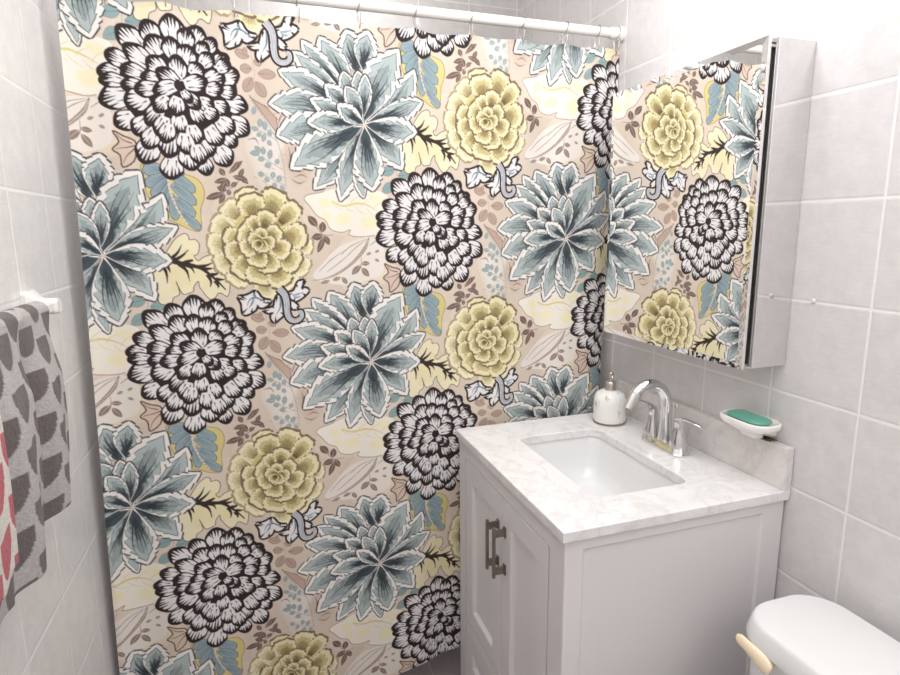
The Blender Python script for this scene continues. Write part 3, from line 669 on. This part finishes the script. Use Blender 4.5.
# ------------------------------------------------------------------ soap dispenser
sx, sy, sz = -.108, 1.005, .8729
disp = thing('soap_dispenser', 'squat white soap dispenser with grey streaks and nickel pump by the curtain', 'soap dispenser', (sx, sy, sz))
obj('bottle', lathe(bmesh.new(), [(0, 0), (.040, 0), (.0455, .003), (.047, .012), (.047, .060), (.0455, .076), (.040, .088), (.030, .095), (.016, .0975), (.0, .0975)], (sx, sy, sz), 48), M['bottle'], disp, True)
obj('foot_ring', lathe(bmesh.new(), [(.041, .0012), (.0462, .0012), (.0476, .0032), (.0476, .0052), (.0465, .006)], (sx, sy, sz), 48), M['nickel'], disp, True)
bm = lathe(bmesh.new(), [(0, 0), (.0155, 0), (.0162, .002), (.0158, .024), (.0135, .027), (.006, .028), (.0055, .040), (.0085, .041), (.0088, .050), (.006, .054), (0, .055)], (sx, sy, sz+.0972), 28)
sweep(bm, [(sx, sy, sz+.144), (sx-.006, sy-.012, sz+.146), (sx-.011, sy-.023, sz+.144), (sx-.012, sy-.026, sz+.140)], [.0045, .004, .0035, .003], 12)
obj('pump', bm, M['satin'], disp, True)

# ------------------------------------------------------------------ soap dish and soap
dx, dy, dz = -.044, .555, 1.003
dish = thing('soap_dish', 'white ceramic soap dish fixed to the tiled wall above the backsplash', 'soap dish', (0, dy, dz))
bm = bmesh.new()
def oval(w, h, z, r=.9, ox=0): return [(dx+ox+x, dy+y, dz+z) for x, y in rrect(0, 0, w, h, w/2*r, 8)]
loops(bm, [oval(.030, .05, -.028, ox=.01), oval(.034, .056, -.020, ox=.006), oval(.056, .090, -.010), oval(.078, .128, -.002), oval(.085, .138, .006), oval(.084, .137, .0125), oval(.077, .130, .0145), oval(.069, .122, .011), oval(.060, .112, .004), oval(.03, .08, .002)])
obj('tray', bm, M['ceramic'], dish, True)
bm = bmesh.new()
loops(bm, [[(-.0003, dy+y, dz-.012+z) for y, z in rrect(0, 0, .07, .034, .012)], [(-.008, dy+y, dz-.012+z) for y, z in rrect(0, 0, .07, .034, .012)], [(-.024, dy+y, dz-.012+z) for y, z in rrect(0, 0, .05, .024, .01)]])
obj('wall_mount', bm, M['ceramic'], dish, True)
bm = bmesh.new()
rng = random.Random(3)
pts = [(dx-.002+x*(1+rng.uniform(-.2, .2)), dy-.004+y*(1+rng.uniform(-.15, .1)), 0) for x, y in rrect(0, 0, .026, .075, .012, 6)]
loops(bm, [[(x, y, .9704) for x, y, z in pts], [(x, y, .9722) for x, y, z in pts]])
bmesh.ops.translate(bm, verts=bm.verts, vec=(.034, 0, 0))
for v in bm.verts: v.co.x = min(v.co.x, -.002)
o = obj('soap_residue', bm, M['residue'], dish); o['label'] = 'green-brown soap residue under the dish'
bm = bmesh.new()
def so(w, h, z): return [(dx+x, dy+.003+y, dz+z) for x, y in rrect(0, 0, w, h, w*.42, 8)]
loops(bm, [so(.03, .076, .0045), so(.050, .096, .009), so(.056, .104, .0135), so(.053, .101, .0165), so(.044, .088, .0195), so(.030, .068, .0215), so(.012, .036, .022)])
bar = obj('soap_bar', bm, M['soap'], None, True, (dx, dy, dz+.005)); tag(bar, 'green bar of soap lying in the white ceramic soap dish', 'soap')

# ------------------------------------------------------------------ medicine cabinet
CY0, CY1, CZ0, CZ1 = .515, 1.032, 1.143, 1.800
cab = thing('medicine_cabinet', 'mirrored medicine cabinet with polished side hung on the tiled wall above the sink', 'medicine cabinet', (0, .77, 1.143))
obj('body', nbox(-.094, -.0004, CY0, CY1, CZ0, CZ1, .0012), M['mirror_side'], cab)
bm = bmesh.new(); box(bm, -.098, -.0941, CY0+.003, CY1-.003, CZ0+.003, CZ1-.003, .001)
obj('front_frame', bm, M['alu'], cab)
obj('gasket', nbox(-.113, -.0982, CY0+.009, CY1-.009, CZ0+.009, CZ1-.012), M['gasket'], cab)
bm = nbox(-.1115, -.096, CY0+.002, CY0+.018, CZ1-.011, CZ1-.003, .001); box(bm, -.112, -.100, CY0+.001, CY0+.012, CZ1-.020, CZ1-.014, .001)
obj('hinge', bm, M['alu'], cab)
MX = -.1225
bm = bmesh.new()
def mr(e, x): return [(x, CY0+e, CZ0+e), (x, CY1-e, CZ0+e), (x, CY1-e, CZ1-e), (x, CY0+e, CZ1-e)]
loops(bm, [mr(0, MX+.0092), mr(0, MX+.0012), mr(.0125, MX)])
md = obj('door', bm, M['mirror'], cab); md['label'] = 'bevelled mirror door'

# wall screw in the grout line
bm = lathe(bmesh.new(), [(0, 0), (.0052, 0), (.0052, .0015), (.0040, .0034), (.0022, .0042), (.0020, .0034), (0, .0034)], (0, 0, 0), 20)
bmesh.ops.rotate(bm, verts=bm.verts, cent=(0, 0, 0), matrix=Matrix.Rotation(-PI/2, 3, 'Y'))
bmesh.ops.translate(bm, verts=bm.verts, vec=(-.0004, .463, 1.289))
o = obj('wall_screw', bm, M['screw'], None, True, (0, .463, 1.289)); tag(o, 'small white screw cap in the grout line beside the mirrored cabinet', 'screw')

# ------------------------------------------------------------------ toilet
toi = thing('toilet', 'white toilet with lidded tank and almond flush lever beside the vanity', 'toilet', (-.14, .14, 0))
TC = (-.138, .135); LZ = .714
def tr(w, h, z, r, ox=0, oy=0): return [(TC[0]+ox+x, TC[1]+oy+y, z) for x, y in rrect(0, 0, w, h, r, 10)]
obj('tank_lid', loops(bmesh.new(), [tr(.208, .458, LZ-.046, .070), tr(.217, .468, LZ-.043, .074), tr(.220, .471, LZ-.034, .076), tr(.207, .459, LZ-.010, .074), tr(.203, .455, LZ-.0045, .073), tr(.197, .449, LZ-.0012, .071), tr(.190, .442, LZ, .069)]), M['porc'], toi, True)
obj('tank', loops(bmesh.new(), [tr(.15, .36, .372, .04, .01), tr(.17, .40, .40, .045, .005), tr(.184, .436, .55, .05), tr(.188, .444, LZ-.046, .052)]), M['porc'], toi, True)
bm = bmesh.new()
lv = [(-.2475, .2655, .652), (-.248, .267, .6525), (-.249, .272, .6545), (-.250, .285, .659), (-.251, .300, .664), (-.253, .317, .6685), (-.255, .332, .672), (-.2555, .339, .673)]
sweep(bm, lv, [.005, .0105, .0148, .0165, .0140, .0120, .0112, .006], 18, up=(0, 0, 1), flat=(1.0, .5))
cyl(bm, (-.2285, .281, .656), (-.250, .281, .657), .010, 18)
lev = obj('flush_lever', bm, M['almond'], toi, True); lev['label'] = 'almond plastic flush lever'
bm = bmesh.new()
def br(cx, w, h, z, r): return [(cx+x, TC[1]+y, z) for x, y in rrect(0, 0, w, h, r, 10)]
loops(bm, [br(-.38, .44, .22, 0, .10), br(-.38, .42, .21, .10, .10), br(-.41, .50, .30, .26, .14), br(-.43, .54, .36, .36, .175), br(-.43, .55, .365, .385, .18)])
obj('bowl', bm, M['porc'], toi, True)
bm = bmesh.new(); loops(bm, [br(-.47, .45, .365, .3855, .18), br(-.47, .455, .37, .397, .182), br(-.47, .45, .365, .415, .18), br(-.47, .43, .345, .422, .17)])
obj('seat_lid', bm, M['porc'], toi, True)

# ------------------------------------------------------------------ towel bar and towels
bar_z, bar_x = 1.300, -1.458
tb = thing('towel_bar', 'white ceramic towel bar on the left tiled wall', 'towel bar', (WL, .55, bar_z))
def mount(yc, name):
    bm = bmesh.new()
    rq = lambda x, s, r: [(x, yc+y, bar_z+z) for y, z in rrect(0, 0, s, s, r, 5)]
    loops(bm, [rq(WL+.0004, .062, .008), rq(WL+.008, .062, .008), rq(WL+.014, .052, .008), rq(WL+.022, .036, .006), rq(WL+.030, .030, .006), rq(WL+.050, .030, .006), rq(WL+.054, .025, .005)])
    return obj(name, bm, M['ceramic'], tb, True)
mount(.876, 'post'); mount(.03, 'post')
obj('bar', nbox(bar_x-.009, bar_x+.009, .0455, .8605, bar_z-.009, bar_z+.009, .003), M['ceramic'], tb)

def scallop(s, t, cw=.050, per=.083, hgt=.054):
    c = np.floor(s/cw); u = s/cw-c-.5; v = np.mod(t+np.mod(c, 2)*per/2+.010*np.sin(c*5), per)
    return (np.abs(u) < .47) & (v < hgt*np.sqrt(np.clip(1-(u/.485)**2, 0, 1))**.8)
def towel(name, label, y0, y1, L_front, L_back, off, colfn, wob, seed, skew=0.0, bulge=.012, shear=0.0, back_off=0.0, calm=None, hem=None):
    """cloth folded over the bar: back drop, over the top, front drop"""
    rb, rf = .0142+back_off, .0145+off; r = (rb+rf)/2; cx = bar_x+(rf-rb)/2; rz = .0142+back_off
    n_s = int((y1-y0)/.0022); arc = PI*r; tot = L_back+arc+L_front; n_t = int(tot/.0022)
    S_, T_ = np.meshgrid(np.linspace(0, 1, n_s), np.linspace(0, tot, n_t)); S_ = S_.ravel(); T_ = T_.ravel()
    back = T_ < L_back; over = (~back) & (T_ < L_back+arc); fr = T_ >= L_back+arc
    x = np.zeros_like(T_); z = np.zeros_like(T_); y = y0+(y1-y0)*S_
    x[back] = bar_x-rb; z[back] = bar_z-(L_back-T_[back])
    a = (T_[over]-L_back)/r; x[over] = cx-r*np.cos(a); z[over] = bar_z+rz*np.sin(a)
    x[fr] = bar_x+rf
    drop = np.where(fr, T_-L_back-arc, 0); z[fr] = bar_z-drop[fr]
    k = np.clip(drop/.12, 0, 1)
    rg = np.random.default_rng(seed)
    fold = sum(A*np.sin(2*PI*(y/w)+p+drop*q) for A, w, p, q in wob)
    if calm is not None: fold = fold*np.clip((y-calm)/.10, .15, 1)
    x += k*(fold+bulge*np.sin(np.clip(drop/L_front, 0, 1)*PI*.9))
    kb = np.where(back, np.clip((L_back-T_)/.1, 0, 1), 0); x += kb*.003*np.sin(y*60)*(back_off == 0)
    y = y+skew*drop*S_+shear*drop
    z = z+np.where(fr, (drop/L_front)*(np.interp(S_, *hem)+.006*np.sin(S_*19+seed)), 0)
    x = np.maximum(x, WL+.008)
    col = colfn((y1-y0)*S_, T_-L_back-arc, rg)
    me = grid_mesh(name, np.stack([x, y, z], 1), n_s, n_t, col, M['terry'])
    o = bpy.data.objects.new(name, me); link(o); md_ = o.modifiers.new('thickness', 'SOLIDIFY'); md_.thickness = .005; md_.offset = -1
    return tag(o, label, 'towel')
def grey_col(s, t, rg):
    d = scallop(s+.01, t+.2)
    lo = np.array(lin(112, 103, 101)); hi = np.array(lin(194, 188, 186))
    c = np.where(d[:, None], lo, hi); return c*(1+.07*rg.standard_normal((len(s), 1)))
def red_col(s, t, rg):
    d = scallop(s+.02, t+.23, .055)
    c = np.where(d[:, None], np.array(lin(198, 96, 108)), np.array(lin(232, 226, 216))); return c*(1+.06*rg.standard_normal((len(s), 1)))
towel('hand_towel', 'grey hand towel with dark scalloped rows hung over the white towel bar', .30, .788, .378, .26, 0.0, grey_col,
      [(.013, .150, 2.6, 1.2), (.006, .075, 1.0, -3)], 3, skew=-.01, calm=.44, hem=((0, .5, .58, .66, .8, 1), (0, 0, .012, .034, .046, .048)))
towel('hand_towel', 'red and white towel hung over the bar in front of the grey towel', .10, .425, .292, .10, .040, red_col,
      [(.004, .16, 1.0, 1.0)], 8, skew=-.04, bulge=.004, back_off=.011, hem=((0, 1), (.0, .0)))

# ------------------------------------------------------------------ light and camera
def area(name, loc, size, power, col, rot=(0, 0, 0), shape='DISK', sy=None):
    d_ = bpy.data.lights.new(name, 'AREA'); d_.shape = shape; d_.size = size
    if sy: d_.size_y = sy
    d_.energy = power; d_.color = col
    o = bpy.data.objects.new(name, d_); o.location = loc; o.rotation_euler = rot; link(o); return o
def bulb(name, loc, r, power, col):
    d_ = bpy.data.lights.new(name, 'POINT'); d_.shadow_soft_size = r; d_.energy = power; d_.color = col
    o = bpy.data.objects.new(name, d_); o.location = loc; link(o); return o
bulb('vanity_lamp', (-.27, .62, 2.13), .05, 20*LP, (.98, .99, 1.0))
area('ceiling_fill', (-.80, .15, 2.43), 1.1, 20*LC, (.975, .985, 1.0), shape='RECTANGLE', sy=1.7)  # broad soft fill added overhead to even out the light
bulb('alcove_fill', (-.75, 1.60, 2.36), .06, 20*LS, (1.0, .98, .96))  # added fill, unseen, to brighten the alcove walls behind the curtain
bulb('rear_fill', (-.38, -1.0, 2.16), .18, 20*LF, (.975, .985, 1.0))  # added fill from behind the camera, evens the two side walls
w = bpy.data.worlds.new('World'); scene.world = w; w.use_nodes = True
w.node_tree.nodes['Background'].inputs[0].default_value = (.9, .9, 1, 1); w.node_tree.nodes['Background'].inputs[1].default_value = .02

cd = bpy.data.cameras.new('camera'); cam = bpy.data.objects.new('camera', cd); link(cam)
cd.sensor_width = 36; cd.lens = 585.54/900*36; cd.clip_start = .02
yaw, pit, rol = .319867, -.181198, -.007891
f = Vector((math.sin(yaw)*math.cos(pit), math.cos(yaw)*math.cos(pit), math.sin(pit)))
r0 = Vector((math.cos(yaw), -math.sin(yaw), 0)); u0 = r0.cross(f)
rr = r0*math.cos(rol)+u0*math.sin(rol); uu = -r0*math.sin(rol)+u0*math.cos(rol)
cam.matrix_world = Matrix(((rr.x, uu.x, -f.x, -1.08258), (rr.y, uu.y, -f.y, -.43420), (rr.z, uu.z, -f.z, 1.43779), (0, 0, 0, 1)))
scene.camera = cam
vs = scene.view_settings
scene.display_settings.display_device = 'sRGB'
vs.view_transform = 'Standard'; vs.look = 'None'; vs.exposure = EXPO; vs.gamma = 1; vs.use_curve_mapping = False
scene.cycles.max_bounces = 10; scene.cycles.diffuse_bounces = 6
